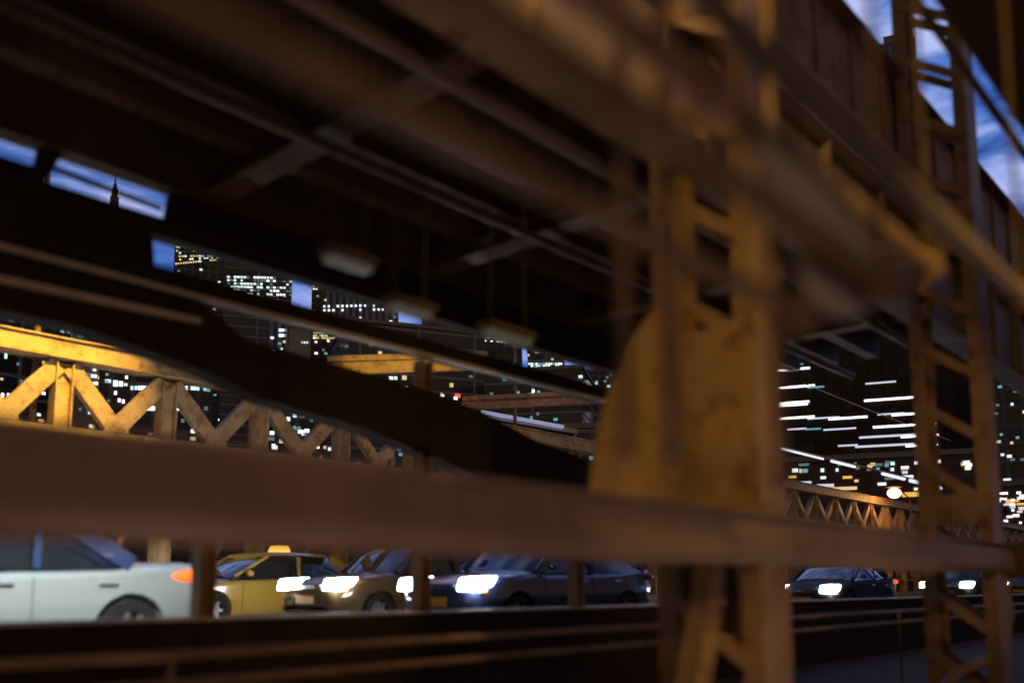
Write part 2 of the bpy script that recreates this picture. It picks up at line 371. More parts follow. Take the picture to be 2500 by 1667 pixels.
# ------------------------------------------------------------------ middle truss
t = thing('middle_truss', (0, 0, 0), 'black riveted truss under the walkway between the two roadways', 'truss')
Y0, Y1 = 6.46, 6.62
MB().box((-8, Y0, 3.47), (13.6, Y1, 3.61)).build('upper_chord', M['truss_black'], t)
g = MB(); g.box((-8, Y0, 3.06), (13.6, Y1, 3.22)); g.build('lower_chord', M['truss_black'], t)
g = MB(); g.box((-8, Y0 - .035, 3.035), (13.6, Y0 - .001, 3.075)); g.build('flange', M['steel_pale'], t)  # pale strip paints the light along the chord's lower edge
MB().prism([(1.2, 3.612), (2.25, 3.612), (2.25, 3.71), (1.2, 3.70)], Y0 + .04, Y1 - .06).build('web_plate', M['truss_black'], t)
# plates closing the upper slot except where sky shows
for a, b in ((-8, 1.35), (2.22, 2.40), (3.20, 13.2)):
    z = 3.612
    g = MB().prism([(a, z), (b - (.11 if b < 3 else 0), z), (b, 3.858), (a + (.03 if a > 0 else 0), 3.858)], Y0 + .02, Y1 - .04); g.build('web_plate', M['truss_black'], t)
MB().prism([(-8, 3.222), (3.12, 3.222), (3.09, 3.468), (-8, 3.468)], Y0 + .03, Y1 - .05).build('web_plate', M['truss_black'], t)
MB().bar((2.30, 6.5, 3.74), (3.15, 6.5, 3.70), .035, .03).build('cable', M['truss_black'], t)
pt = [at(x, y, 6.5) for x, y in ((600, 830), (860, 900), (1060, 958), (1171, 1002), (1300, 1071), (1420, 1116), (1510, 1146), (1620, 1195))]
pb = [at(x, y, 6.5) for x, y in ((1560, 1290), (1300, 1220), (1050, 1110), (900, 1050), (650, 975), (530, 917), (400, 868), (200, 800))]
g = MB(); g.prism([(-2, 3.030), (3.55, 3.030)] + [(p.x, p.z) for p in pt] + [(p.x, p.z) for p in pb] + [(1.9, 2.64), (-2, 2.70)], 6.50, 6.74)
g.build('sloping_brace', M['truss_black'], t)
MB().bar((1.7, 6.47, 2.83), (3.5, 6.47, 2.87), .05, .04).build('conduit', M['steel_pale'], t)  # pale bar put in for an edge that catches light
for k in range(-1, 4):
    x = 3.69 + 2.3 * k if k < 2 else 8.45 + 2.4 * (k - 2)
    g = MB(); g.box((x - .07, 6.52, .55), (x - .05, 6.66, 3.03)); g.box((x + .05, 6.52, .55), (x + .07, 6.66, 3.03)); g.box((x - .049, 6.60, .55), (x + .049, 6.63, 3.03))
    if k != 1:
        g = MB(); g.box((x - .07, 6.52, .55), (x - .05, 6.66, 1.60)); g.box((x + .05, 6.52, .55), (x + .07, 6.66, 1.60)); g.box((x - .049, 6.60, .55), (x + .049, 6.63, 1.60))
    g.build('post', M['steel_dark'], t)
MB().box((-8, 6.50, 1.602), (13.6, 6.70, 1.68)).build('hand_rail', M['truss_black'], t)
t = thing('parapet', (0, 0, 0), 'low dark steel parapet with a top edge paled for headlight shine along the far roadway', 'parapet')
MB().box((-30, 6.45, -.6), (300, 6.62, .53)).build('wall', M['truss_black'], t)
MB().box((-30, 6.40, .532), (300, 6.72, .555)).build('cap', M['steel_pale'], t)  # pale cap paints the headlight shine on this edge
for z, y, lab in ((.465, 4.2, 'upper thin pipe rail catching orange light in the dark trough'), (.325, 4.2, 'lower thin pipe rail in the dark trough near the bottom edge')):
    g = MB().tube([(-6, y, z), (120, y, z)], .022, 8)
    for k in range(20): g.tube([(-2.8 + 5 * k, y, -.5), (-2.8 + 5 * k, y, z)], .015, 6)
    tag(g.build('pipe_rail', M['steel_tan'], smooth=True), lab, 'rail')

# ------------------------------------------------------------------ outer truss beyond the far roadway
t = thing('outer_truss', (0, 0, 0), 'ochre lattice truss along the far side of the roadway lit by sodium lamps', 'truss')
YT = 18.5
nodes = [5.0, 7.1, 9.3, 11.6, 14.0] + [14.0 + 2.4 * k for k in range(1, 42)]
g = MB(); g.box((-20, YT - .2, 5.30), (130, YT + .2, 5.64)); g.box((-20, YT - .26, 5.65), (130, YT + .26, 5.68)); g.box((-20, YT - .26, 5.27), (130, YT + .26, 5.295))
g.build('top_chord', M['steel_yel'], t)
MB().box((-20, YT - .12, 3.72), (130, YT + .12, 3.94)).build('middle_chord', M['steel_yel'], t)
MB().box((-20, YT - .1, 1.05), (130, YT + .1, 1.16)).build('lower_chord', M['steel_tan'], t)
MB().box((-20, YT - .1, .1), (130, YT + .1, .45)).build('lower_chord', M['steel_tan'], t)
for i, x in enumerate(nodes):
    g = MB(); w = .17
    g.box((x - w, YT - .17, .46), (x - w + .03, YT + .17, 5.2)); g.box((x + w - .03, YT - .17, .46), (x + w, YT + .17, 5.2))
    g.box((x - w + .031, YT - .02, .46), (x + w - .031, YT + .02, 5.2))
    g.build('post', M['steel_yel'], t)
    if i + 1 < len(nodes):
        xn = nodes[i + 1]; mx = (x + xn) / 2
        if i < 24:
            g = MB().prism([(mx - .26, 3.945), (mx + .26, 3.945), (mx + .20, 4.22), (mx, 4.30), (mx - .20, 4.22)], YT - .13, YT - .105)
            for q in (-.14, 0, .14):
                for z in (4.02, 4.14): g.cyl((mx + q, YT - .134, z), (0, 1, 0), .022, .02, 6)
            g.build('node_plate', M['steel_yel'], t)
        for a, b in (((x + .12, YT, 5.15), (mx, YT, 4.0)), ((mx, YT, 4.0), (xn - .12, YT, 5.15))):
            if i < 24: MB().bar(a, b, .34 if i < 4 else .26, .2).build('diagonal', M['steel_yel'], t)
        for a, b in (((x + .12, YT - .08, 3.6), (mx, YT - .08, 1.2)), ((mx, YT - .08, 1.2), (xn - .12, YT - .08, 3.6))):
            if i < 24: MB().bar(a, b, .11, .08).build('diagonal', M['steel_tan'], t)
g = MB()
for k in range(130):
    x = 130 + k * 2.4
    g.box((x - .15, YT - .12, .4), (x + .15, YT + .12, 5.2)); g.bar((x + .12, YT, 5.15), (x + 1.2, YT, 3.9), .24, .1); g.bar((x + 1.2, YT, 3.9), (x + 2.28, YT, 5.15), .24, .1)
g.box((130, YT - .2, 5.201), (440, YT + .2, 5.6)); g.box((130, YT - .2, .1), (440, YT + .2, .4))
o = g.build('far_lattice', M['steel_yel'], t); o['kind'] = 'stuff'
for k in range(24, 45):
    x, xn = nodes[k], nodes[k + 1] if k + 1 < len(nodes) else nodes[k] + 2.4
    mx = (x + xn) / 2
    g = MB().bar((x + .12, YT, 5.15), (mx, YT, 4.0), .24, .2).bar((mx, YT, 4.0), (xn - .12, YT, 5.15), .24, .2).bar((x + .12, YT - .08, 3.6), (mx, YT - .08, 1.2), .11, .08)
    g.build('cross_brace', M['steel_yel'], t)
# overhead sway beams linking to it
def sway(a, b, y_label, w=.32, m='steel_yel'):
    t = thing('sway_beam', (0, 0, 0), y_label, 'beam')
    a, b = Vector(a), Vector(b); n = (b - a).normalized(); s = Vector((-n.y, n.x, 0)).normalized()
    g = MB().bar(a, b, w, .14, s); g.build('girder', M[m], t)
    MB().bar(a + Vector((0, 0, w * .15)) - s * .085, b + Vector((0, 0, w * .15)) - s * .085, .025, .025, s).build('pipe', M['steel_black'], t)
sway(on_depth(800, 893, 24), on_depth(1190, 880, 24), 'bright yellow overhead cross beam between the dark beams left of centre', .50)
sway(on_depth(1130, 985, 27), on_depth(1480, 968, 27), 'dull red overhead cross beam lower and right of the bright yellow one', .42, 'steel_dark')

# ------------------------------------------------------------------ lamps of the bridge, some added out of sight for their light
def street_lamp(base, head, label, e=None, aim=None, spot=130, col=(1, .56, .16), r=.16, emit='sodium'):
    b, h = Vector(base), Vector(head)
    t = thing('street_lamp', b, label, 'street lamp', 'sodium lamps of the bridge')
    top = Vector((b.x, b.y, h.z + .1))
    g = MB().tube([(0, 0, 0), top - b], [.08, .05], 10); g.build('pole', M['steel_dark'], t, smooth=True)
    g = MB().tube([top - b, (top + h) / 2 - b + Vector((0, 0, .25)), h - b + Vector((0, 0, r + .05))], .035, 8); g.build('arm', M['steel_dark'], t, smooth=True)
    g = MB().sphere(h - b, r, 20, 12, (1, 1, .8)); gl = g.build('globe', M[emit], t, smooth=True)
    g = MB().cyl(h - b + Vector((0, 0, r * .95)), (0, 0, 1), r * 1.15, .06, 20, r * .5); g.build('hood', M['steel_dark'], t, smooth=True)
    if e:
        o = lamp('SPOT' if aim else 'POINT', (0, 0, 0), col, e, r, aim=None)
        if aim:
            v = Vector(aim) - h; o.rotation_euler = v.to_track_quat('-Z', 'Y').to_euler(); o.data.spot_size = R(spot); o.data.spot_blend = .8
            gl.visible_shadow = True
            o.location = h - b + v.normalized() * (r + .03)
        else: o.location = h - b + Vector((0, 0, -(r + .05)))
        o.parent = t
    return t
street_lamp((55.5, 18.1, .1), at(2183, 1203, 17.2), 'glowing orange street lamp among the far trusses at the right', 160, r=.36, col=(1, .5, .15))
street_lamp((6.75, 18.95, .1), (6.6, 14.2, 9.4), 'assumed sodium lamp on a tall pole above the far roadway, hidden behind the walkway', 5200, aim=(6.6, 18.5, 5.0), spot=48, col=(1, .62, .08))  # hidden lamp, assumed and added to light the ochre truss yellow
street_lamp((21.2, 18.95, .1), (21.2, 14.2, 9.4), 'added unseen sodium lamp pole further along the far roadway', 380, aim=(16, 18.5, 4.6), spot=100, col=(1, .55, .42))  # unseen lamp added to cast weaker pinkish light on the truss further along
street_lamp((0.2, -2.3, -.3), (0.2, -.2, 6.2), 'assumed sodium lamp pole out of view beside the near roadway', 900, aim=(4.2, 2.6, 3.0), spot=58, col=(1, .62, .26))  # lamp assumed out of view, added to light the golden column
street_lamp((-6, -2.6, -.3), (-6, -1.6, 3.2), 'added low sodium lamp beside the near roadway behind the viewer', 160, aim=(2, 2.3, 1.0), spot=90, col=(1, .50, .24))  # unseen lamp added to light the near face of the guard beam
street_lamp((1.5, -2.6, -.3), (1.5, -1.6, 3.4), 'added yellow lamp across the near roadway aimed at the golden column', 330, aim=(4.3, 2.6, 2.0), spot=48, col=(1, .58, .10))  # lamp added to brighten the golden column and its plate
street_lamp((5.5, -2.6, -.3), (5.5, -1.6, 3.4), 'added yellow lamp across the near roadway aimed at the right hand laced column', 160, aim=(9.1, 2.6, 1.7), spot=36, col=(1, .55, .12))  # lamp added to brighten the right column's flange
fp = on_depth(960, 1010, 19)
t = thing('added_beam_flood', (fp.x, fp.y, 0), 'added golden flood lamp on a post behind the black brace, lighting the yellow beam', 'lamp')
MB().tube([(0, 0, 0), (0, 0, fp.z - .15)], .05, 8).build('post', M['steel_dark'], t)
MB().box((-.18, -.12, fp.z - .16), (.18, .0, fp.z + .12)).build('housing', M['plastic'], t)
MB().box((-.15, .002, fp.z - .12), (.15, .02, fp.z + .1)).build('lens', M['amber'], t)
tg = on_depth(985, 888, 24) - Vector((fp.x, fp.y, 0))
o = lamp('SPOT', (0, .06, fp.z), (1, .62, .06), 1100, .12, aim=tg, spot=42, blend=.8); o.parent = t  # hidden flood added to brighten the yellow cross beam
def low_fill_lamp(x, e):
    t = thing('low_fill', (x, 1.25, -.3), 'added low fill lamp beside the near roadway, %.0f paces along the beam' % (x + 3), 'lamp', 'added low fill lamps along the near roadway')
    MB().cyl((0, 0, .06), (0, 0, 1), .07, .12, 16).build('post', M['steel_dark'], t)
    MB().cyl((0, 0, .16), (0, 0, 1), .06, .07, 16).build('lens', M['amber'], t)
    o = lamp('SPOT', (0, 0, .23), (1, .57, .38), e, .12, aim=(0, .7, 1.3), spot=150, blend=.9); o.parent = t  # unseen low lamp added to light the guard beam from below
for x, e in ((-1.2, 20), (1.6, 20), (4.0, 14), (6.6, 22)): low_fill_lamp(x, e)
t = thing('trough_fill', (2.4, 4.7, -.5), 'small uplight added in the trough to brighten the walkway underside', 'lamp')
MB().cyl((0, 0, .05), (0, 0, 1), .12, .1, 16).build('housing', M['steel_dark'], t)
MB().cyl((0, 0, .11), (0, 0, 1), .1, .02, 16).build('lens', M['amber'], t)
o = lamp('SPOT', (0, 0, .14), (1, .55, .30), 11, .1, aim=(1.2, -.4, 5), spot=140, blend=.9); o.parent = t  # unseen uplight added to lift the dark deck underside
t = thing('added_car_flood', (3.0, 6.75, 2.75), 'added cold flood lamp hidden behind the black truss, aimed at the silver car', 'lamp')
MB().box((-.15, -.06, -.08), (.15, .0, .08)).build('housing', M['plastic'], t)
MB().box((-.13, .002, -.06), (.13, .02, .06)).build('lens', M['w_hot'], t)
o = lamp('SPOT', (0, .05, 0), (.86, 1.0, .98), 1250, .12, aim=(.6, 3.2, -2.1), spot=95, blend=.8); o.parent = t  # hidden flood added to brighten the silver car

# ------------------------------------------------------------------ cars (front towards -x, nearest side -y)
def loft(stations, mirror=True):
    """stations: (x, [(y,z)...]) half sections from centre top round to centre bottom"""
    g = MB(); n = None
    secs = []
    for x, h in stations:
        full = [(x, y, z) for y, z in h] + [(x, -y, z) for y, z in reversed(h[1:-1])]
        secs.append(full); n = len(full)
    vs = [v for s in secs for v in s]; fs = []
    for i in range(len(secs) - 1):
        for k in range(n): a = i * n + k; b = i * n + (k + 1) % n; fs.append((a, b, b + n, a + n))
    fs.append(tuple(range(n))[::-1]); fs.append(tuple((len(secs) - 1) * n + k for k in range(n)))
    return g.add(vs, fs)
def section(w, zt, zb, crown=.03, sh=.06):
    return [(0, zt + crown), (w * .45, zt + crown * .8), (w * .80, zt + crown * .1), (w * .93, zt - sh * .5), (w * .985, zt - sh * 1.6), (w, (zt + zb) * .52), (w * .985, zb + .16), (w * .93, zb + .04), (w * .7, zb), (0, zb)]
def make_car(name, kind, paint, label, cat, loc, L_=4.75, pil=None, heads=True, taxi=False, group='cars on the far roadway', tail='tail', headon=True):
    t = thing(name, loc, label, cat, group); pil = pil or paint
    suv = kind == 'suv'
    hb = 1.0 if suv else .93; hood = .98 if suv else .86; roof = 1.72 if suv else 1.45; W_ = .92; zb = .24 if suv else .19
    st = [(0.00, section(W_ * .70, hood - .26, zb + .12, .0, .05)), (.06, section(W_ * .82, hood - .17, zb + .04, .01)), (.30, section(W_ * .94, hood - .08, zb, .03)), (.75, section(W_ * .99, hood - .02, zb, .035)),
          (1.25, section(W_, hood + .04, zb, .035)), (1.7, section(W_, hb, zb, .02)), (2.6, section(W_, hb + .02, zb, .01)), (3.6, section(W_, hb + .05, zb, .01)),
          (L_ - .75, section(W_ * .99, hb + .10, zb, .02)), (L_ - .3, section(W_ * .95, hb + .12, zb + .02, .02)), (L_ - .07, section(W_ * .88, hb + .10, zb + .05, .01)), (L_, section(W_ * .80, hb - .02, zb + .14, .0))]
    body = loft(st).build('body', paint, t, smooth=True)
    xf, xr = .95, L_ - .93
    cut = MB()
    for x in (xf, xr):
        for s in (-1, 1): cut.cyl((x, s * .86, .33), (0, 1, 0), .39, .42, 32)
    co = cut.build('cutter', paint)
    co.location = loc
    bpy.context.view_layer.update()
    bo = body.modifiers.new('arch', 'BOOLEAN'); bo.operation = 'DIFFERENCE'; bo.object = co; bo.solver = 'EXACT'
    dg = bpy.context.evaluated_depsgraph_get(); me = bpy.data.meshes.new_from_object(body.evaluated_get(dg))
    body.modifiers.clear(); body.data = me; bpy.data.objects.remove(co)
    for p in me.polygons: p.use_smooth = True
    me.set_sharp_from_angle(angle=R(32))
    # greenhouse
    def gs(x, zt, w, z0): return (x, [(0, zt), (w * .6, zt - .01), (w * .86, zt - .05), (w * .93, (zt * .6 + z0 * .4)), (.87, z0 - .02), (.5, z0 - .05), (0, z0 - .05)])
    xr1 = L_ - (.35 if suv else .95)
    g = loft([gs(1.35, hb + .05, .86, hb), gs(1.75, (hb + roof) / 2 + .03, .80, hb + .02), (gs(2.2, roof - .05, .74, hb + .03)), gs(2.9, roof, .74, hb + .03), gs(xr1 - .5, roof - .04, .73, hb + .05), gs(xr1, hb + (.35 if suv else .14), .80, hb + .07)])
    g.build('windows', M['glass'], t, smooth=True)
    g = loft([(2.12, [(0, roof + .0), (.6, roof - .02), (.7, roof - .08), (.5, roof - .09), (0, roof - .09)]), (2.3, [(0, roof + .025), (.6, roof + .01), (.74, roof - .06), (.5, roof - .08), (0, roof - .08)]),
              (2.9, [(0, roof + .035), (.6, roof + .02), (.76, roof - .05), (.5, roof - .06), (0, roof - .06)]), (xr1 - .55, [(0, roof + .01), (.6, roof - .01), (.74, roof - .07), (.5, roof - .08), (0, roof - .08)])])
    g.build('roof', pil, t, smooth=True)
    for s in (-1, 1):
        MB().bar((1.40, s * .865, hb + .04), (2.2, s * .745, roof - .07), .055, .035).build('pillar', pil, t)
        MB().bar((2.85, s * .885, hb + .03), (2.9, s * .765, roof - .08), .07, .03).build('pillar', pil, t)
        MB().bar((xr1 + .02, s * .86, hb + .09), (xr1 - .52, s * .745, roof - .09), .17, .04).build('pillar', pil, t)
        for x in (2.55, 3.55):
            MB().box((x - .10, s * .925 - .015, hb - .14), (x + .10, s * .925 + .018, hb - .11)).build('door_handle', M['chrome'], t, bevel=.008)
        for x in (1.55, 2.82): MB().box((x, s * .9195 - .003, zb + .14), (x + .008, s * .9195 + .003, hb - .05)).build('door_gap', M['plastic'], t)
        MB().sphere((1.65, s * 1.0, hb + .1), .09, 12, 8, (.8, 1, .7)).build('wing_mirror', paint, t, smooth=True)
        # lamps
        hd = MB().prism([(-.02, hood - .27), (.04, hood - .07), (.50, hood - .04), (.36, hood - .20)], s * .68 - .20, s * .68 + .20).build('headlight', M['head'] if heads else M['glass'], t, bevel=.035)
        MB().box((.14, s * .80 - .05, hood - .29), (.30, s * .80 + .035, hood - .25)).build('indicator', M['amber'], t, bevel=.01)
        g = loft([]) if False else MB()
        g.sphere((L_ - .27, s * .755, hb - .03), .155, 16, 10, (2.2, 1.06, .55)); g.build('tail_light', M[tail], t, smooth=True)
    MB().box((-.015, -.26, hood - .50), (.02, .26, hood - .36)).build('number_plate', M['plate'], t, bevel=.005)
    g = MB()
    for k in range(4): g.box((.005, -.42, hood - .30 + k * .035), (.05, .42, hood - .285 + k * .035))
    g.build('grille', M['chrome'], t)
    MB().box((.0, -.68, zb + .13), (.07, .68, zb + .20)).build('bumper_trim', M['plastic'], t, bevel=.01)
    MB().box((L_ - .07, -.66, zb + .20), (L_ + .012, .66, zb + .30)).build('bumper_trim', M['chrome'] if tail == 'tail_or' else M['plastic'], t, bevel=.02)
    for x in (xf, xr):
        for s in (-1, 1):
            w = bpy.data.objects.new('wheel', None); C.objects.link(w); w.parent = t; w.location = (x, s * .80, .33); w.empty_display_size = .1
            tb = MB(); prof = [(.20, .1), (.31, .11), (.33, .07), (.33, -.07), (.31, -.11), (.20, -.1)]
            n = 28; o0 = 0
            vs = []; fs = []
            for k in range(n):
                a = 2 * math.pi * k / n
                for r_, y in prof: vs.append((r_ * math.cos(a), y, r_ * math.sin(a)))
            for k in range(n):
                for j in range(6): a = k * 6 + j; b = k * 6 + (j + 1) % 6; c = ((k + 1) % n) * 6 + (j + 1) % 6; d = ((k + 1) % n) * 6 + j; fs.append((a, b, c, d))
            tb.add(vs, fs); tb.build('tyre', M['rubber'], w, smooth=True)
            rb = MB().cyl((0, s * -.02, 0), (0, 1, 0), .205, .04, 28)
            for k in range(7):
                a = 2 * math.pi * k / 7; rb.bar((0, s * .06, 0), (.2 * math.cos(a), s * .085, .2 * math.sin(a)), .055, .02)
            rb.cyl((0, s * .07, 0), (0, 1, 0), .05, .03, 16)
            rb.build('rim', M['rim'], w)
    if taxi:
        g = MB().prism([(2.75, roof + .02), (3.15, roof + .02), (3.08, roof + .17), (2.82, roof + .17)], -.14, .14); g.build('roof_sign', M['amber'], t)
    if heads and headon:
        for s in (-1, 1):
            o = lamp('SPOT', (-.06, s * .66, hood - .17), (.85, .93, 1), 55, .06, aim=(-6, s * .66, hood - .35), spot=75, blend=.7); o.parent = t
    return t
near = 10.22
make_car('silver_sedan', 'sedan', M['silver'], 'pale silver saloon car at the left edge with glowing orange tail light', 'car', (.60, near, 0), 4.74, heads=True, tail='tail_or', headon=False, pil=M['navy'])
make_car('navy_suv', 'suv', M['navy'], 'dark blue car with two bright white headlights, right of the second post', 'car', (9.58, near, 0), 4.8, tail='tail_off')
make_car('yellow_taxi', 'sedan', M['taxi'], 'yellow cab seen from its side between silver saloon and headlights', 'taxi', (8.0, 16.5, 0), 5.2, taxi=True, headon=False, tail='tail_off')
make_car('dark_suv', 'suv', M['bronze'], 'dark bronze car with two headlights and an orange number plate, between cab and blue car', 'car', (9.45, 13.4, 0), 4.7)
make_car('black_sedan', 'sedan', M['dull'], 'distant dark car with bright headlights right of the golden column', 'car', (22.6, near, 0), 4.7, headon=False)
make_car('dark_sedan', 'sedan', M['dull'], 'distant half hidden car in the middle lane behind the dark one', 'car', (29.5, 13.4, 0), 4.7, headon=False)
make_car('dark_suv', 'suv', M['dull'], 'far off dark car with a pair of white headlights left of the laced column', 'car', (34.5, near, 0), 4.8, headon=False)
make_car('dark_suv', 'suv', M['dull'], 'farthest car, headlights at the right edge below the beam end', 'car', (45, near, 0), 4.8, headon=False)
# small roadside things
p = at(1475, 1500, 17.2)
g = MB().prism([(-1.6, 0), (1.6, 0), (1.6, .12), (1.45, .78), (-1.45, .78), (-1.6, .12)], -.22, .22)
o = g.build('concrete_barrier', M['concrete'], bevel=.02); o.location = (p.x, 17.2, 0); tag(o, 'grey concrete barrier block at the far kerb under the beam', 'barrier')
t = thing('traffic_drum', (at(1660, 1460, 15.5).x, 15.5, 0), 'small pale drum standing on the far roadway left of the column foot', 'drum')
MB().cyl((0, 0, .45), (0, 0, 1), .24, .9, 20, .2).build('body', M['white'], t, smooth=True)
MB().cyl((0, 0, .03), (0, 0, 1), .33, .06, 20).build('foot', M['rubber'], t)
p = at(1650, 1412, 17.5)
t = thing('warning_sign', (p.x, 17.5, 0), 'little red and white sign on a post above the pale drum', 'sign')
MB().tube([(0, 0, 0), (0, 0, p.z)], .03, 8).build('post', M['steel_pale'], t)
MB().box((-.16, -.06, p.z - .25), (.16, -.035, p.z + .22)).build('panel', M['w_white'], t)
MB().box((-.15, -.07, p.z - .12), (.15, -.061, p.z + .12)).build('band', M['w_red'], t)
t = thing('glow_rail', (0, 0, 0), 'long thin white rail with its light put in as glow, sloping down between the two columns', 'glowing rail')
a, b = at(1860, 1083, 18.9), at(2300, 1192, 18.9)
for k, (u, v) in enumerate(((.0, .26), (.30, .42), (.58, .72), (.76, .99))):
    MB().tube([a.lerp(b, u), a.lerp(b, v)], .055 + .02 * k, 6).build('tube', M['strip'], t)  # glow put into the tubes for a strongly lit rail
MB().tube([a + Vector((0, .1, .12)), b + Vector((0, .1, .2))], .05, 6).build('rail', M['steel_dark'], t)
tag(MB().tube([at(1960, 935, 16), at(2120, 1000, 16), at(2320, 1075, 16)], .02, 6).build('cable', M['steel_pale']), 'thin stay cable sloping down between the two columns', 'cable')
for x, y in ((2370, 1485), (2372, 1510)):
    p = at(x, y, 5.2)
    t = thing('marker_light', p, 'tiny white marker light %s in the trough at the lower right' % ('above its twin' if y < 1500 else 'below its twin'), 'marker light')
    MB().sphere((0, 0, 0), .045, 10, 8).build('lens', M['w_hot'], t)
    MB().box((-.05, .05, -.1), (.05, .08, .06)).build('bracket', M['steel_dark'], t)

# ------------------------------------------------------------------ the city
WIN = {}
def winmesh(key, w, h):
    k = (key, round(w, 1), round(h, 1))
    if k not in WIN: WIN[k] = MB().box((-w / 2, -.15, -h / 2), (w / 2, .1, h / 2)).mesh('window', M[key])
    return WIN[k]
def building(name, x0, x1, ytop, D, fac, label, wins=(), yaw=0, depth=25, crown=0, cat='building'):
    """x0,x1,ytop give the facade's outline; D is its distance in metres"""
    a = on_depth((x0 + x1) / 2, ytop, D); l = on_depth(x0, ytop, D); r = on_depth(x1, ytop, D)
    w = (Vector((l.x, l.y)) - Vector((r.x, r.y))).length / max(.4, math.cos(yaw)); zt = a.z
    az = math.atan2(a.y, a.x)
    t = thing(name, (a.x, a.y, -40), label, cat, 'city buildings beyond the bridge', rz=az - math.pi / 2 + yaw)
    H = zt + 40
    g = MB(); g.box((-w / 2, 0, 0), (w / 2, depth, H)); g.build('wall', M[fac], t)
    g = MB(); g.box((-w / 2 - .3, -.3, H), (w / 2 + .3, depth, H + .8)); g.build('parapet', M['concrete'], t)
    if crown:
        MB().box((-w * .3, 3, H + .8), (w * .3, depth * .7, H + crown)).build('plant_room', M['concrete'], t)
    inv = Matrix.Translation(t.location) @ Matrix.Rotation(az - math.pi / 2 + yaw, 4, 'Z')
    inv = inv.inverted()
    o3 = inv @ Vector((0, 0, CZ))
    n = 0
    if len(wins) > 4 and fac != 'f_night':
        er = random.Random(int(x0 * 7 + ytop)); wins = list(wins)
        for k in range(min(38, 92 - len(wins))):
            s0 = 150.0 / D
            wins.append((er.uniform(x0, x1), er.uniform(max(ytop + 8, 560), 1150), 6 * s0 * er.uniform(.8, 2.2) + 1.5, 7 * s0 + 1.5, er.choice(['w_dim', 'w_dim', 'w_cyan', 'w_cool', 'w_warm', 'w_white'])))
    for spec in wins:
        px, py, pw, ph, key = spec
        d = inv.to_3x3() @ ray(px, py)
        s = -o3.y / d.y; q = o3 + d * s
        if abs(q.x) > w / 2 - .2 or q.z > H - .5: continue
        dep = s
        ww, wh = pw * dep / FPX, ph * dep / FPX
        o = bpy.data.objects.new('window', winmesh(key, max(.4, round(ww, 1)), max(.4, round(wh, 1)))); C.objects.link(o)
        o.parent = t; o.location = (q.x, 0, q.z); n += 1
    return t
rnd = random.Random(3)
def rows(x0, x1, ys, sx, w, h, keys, prob=.5, slope=0, jit=1):
    r = []
    for y in ys:
        x = x0
        while x < x1:
            if rnd.random() < prob: r.append((x + rnd.uniform(-jit, jit) * .3, y + (x - x0) * slope, w * rnd.uniform(.8, 1.15), h, rnd.choice(keys)))
            x += sx
    return r
building('office_tower', 429, 560, 566, 380, 'f_dark', 'dark tower right of the pale blue square of sky, rows of small lights', rows(432, 560, (602, 612, 626), 7, 5, 4, ['w_white', 'w_yel', 'w_cool'], .55, -.02) + rows(430, 530, (644,), 6, 4, 4, ['w_amber', 'w_warm'], .85, -.10) + rows(440, 545, (634,), 6, 4, 3, ['w_white'], .5, -.06))
building('office_tower', 552, 716, 630, 330, 'f_slab', 'broad office block with dense pale green lit windows', rows(558, 712, (676, 684, 692, 700, 708, 717), 8, 6, 4.5, ['w_cool', 'w_white', 'w_dim'], .62, .02) + rows(560, 700, (724, 732), 9, 6, 3, ['w_cyan', 'w_dim'], .5))
building('office_tower', 763, 850, 650, 420, 'f_brick', 'brown tower with a few lights just right of the second square of sky', rows(766, 840, (691, 698, 705), 7, 5, 4, ['w_white', 'w_warm'], .5))
building('glass_tower', 788, 975, 700, 300, 'f_blue', 'ribbed tower with thin blue vertical bands and dotted white lights', rows(792, 970, (748, 758), 11, 5, 5, ['w_white'], .75, -.02) + rows(850, 965, (776, 788), 10, 5, 6, ['w_white', 'w_cool'], .4, .02))
building('office_tower', 660, 707, 760, 260, 'f_blue', 'narrow dark ribbed block beside the greenish concrete one', rows(684, 702, (806, 819), 6, 6, 6, ['w_cyan', 'w_hot'], .9))
building('concrete_block', 706, 760, 801, 240, 'f_conc', 'plain greenish concrete block under a small patch of sky', rows(738, 755, (836,), 6, 4, 5, ['w_cool', 'w_yel'], .9))
building('office_tower', 762, 822, 780, 250, 'f_brick', 'small block packed with yellow lit windows', rows(767, 818, (802, 812, 819, 825), 5, 4, 4, ['w_yel', 'w_warm', 'w_white'], .8))
building('glass_tower', 820, 862, 780, 230, 'f_blue', 'slim tower with blue vertical bands left of the yellow cross beam', rows(822, 858, (846,), 8, 5, 5, ['w_white'], .95) + rows(852, 862, (873, 888), 5, 5, 5, ['w_warm', 'w_white'], .9))
building('apartment_block', 856, 1190, 800, 210, 'f_slab', 'long apartment block with faint blue floor lines behind the yellow cross beam', [(905, 842, 8, 5, 'w_amber'), (928, 861, 9, 7, 'w_warm'), (955, 923, 9, 8, 'w_white'), (966, 923, 7, 8, 'w_cool'), (987, 922, 11, 10, 'w_warm'), (1102, 940, 9, 10, 'w_yel'), (1046, 956, 6, 9, 'w_white'), (1117, 966, 13, 9, 'w_red'), (1112, 972, 8, 7, 'w_hot'), (1078, 962, 4, 6, 'w_yel'), (1047, 908, 4, 6, 'w_amber')], yaw=.25)
building('office_tower', 1150, 1275, 770, 330, 'f_dark', 'dark tower top with a dotted band of bright lights', rows(1152, 1262, (820, 830), 8, 6, 4, ['w_white', 'w_hot'], .6, .05))
building('office_tower', 1288, 1378, 850, 280, 'f_slab', 'block with a dense band of icy white windows', rows(1292, 1376, (888, 893, 900), 6, 5, 4.5, ['w_hot', 'w_cool', 'w_white', 'w_cyan'], .85))
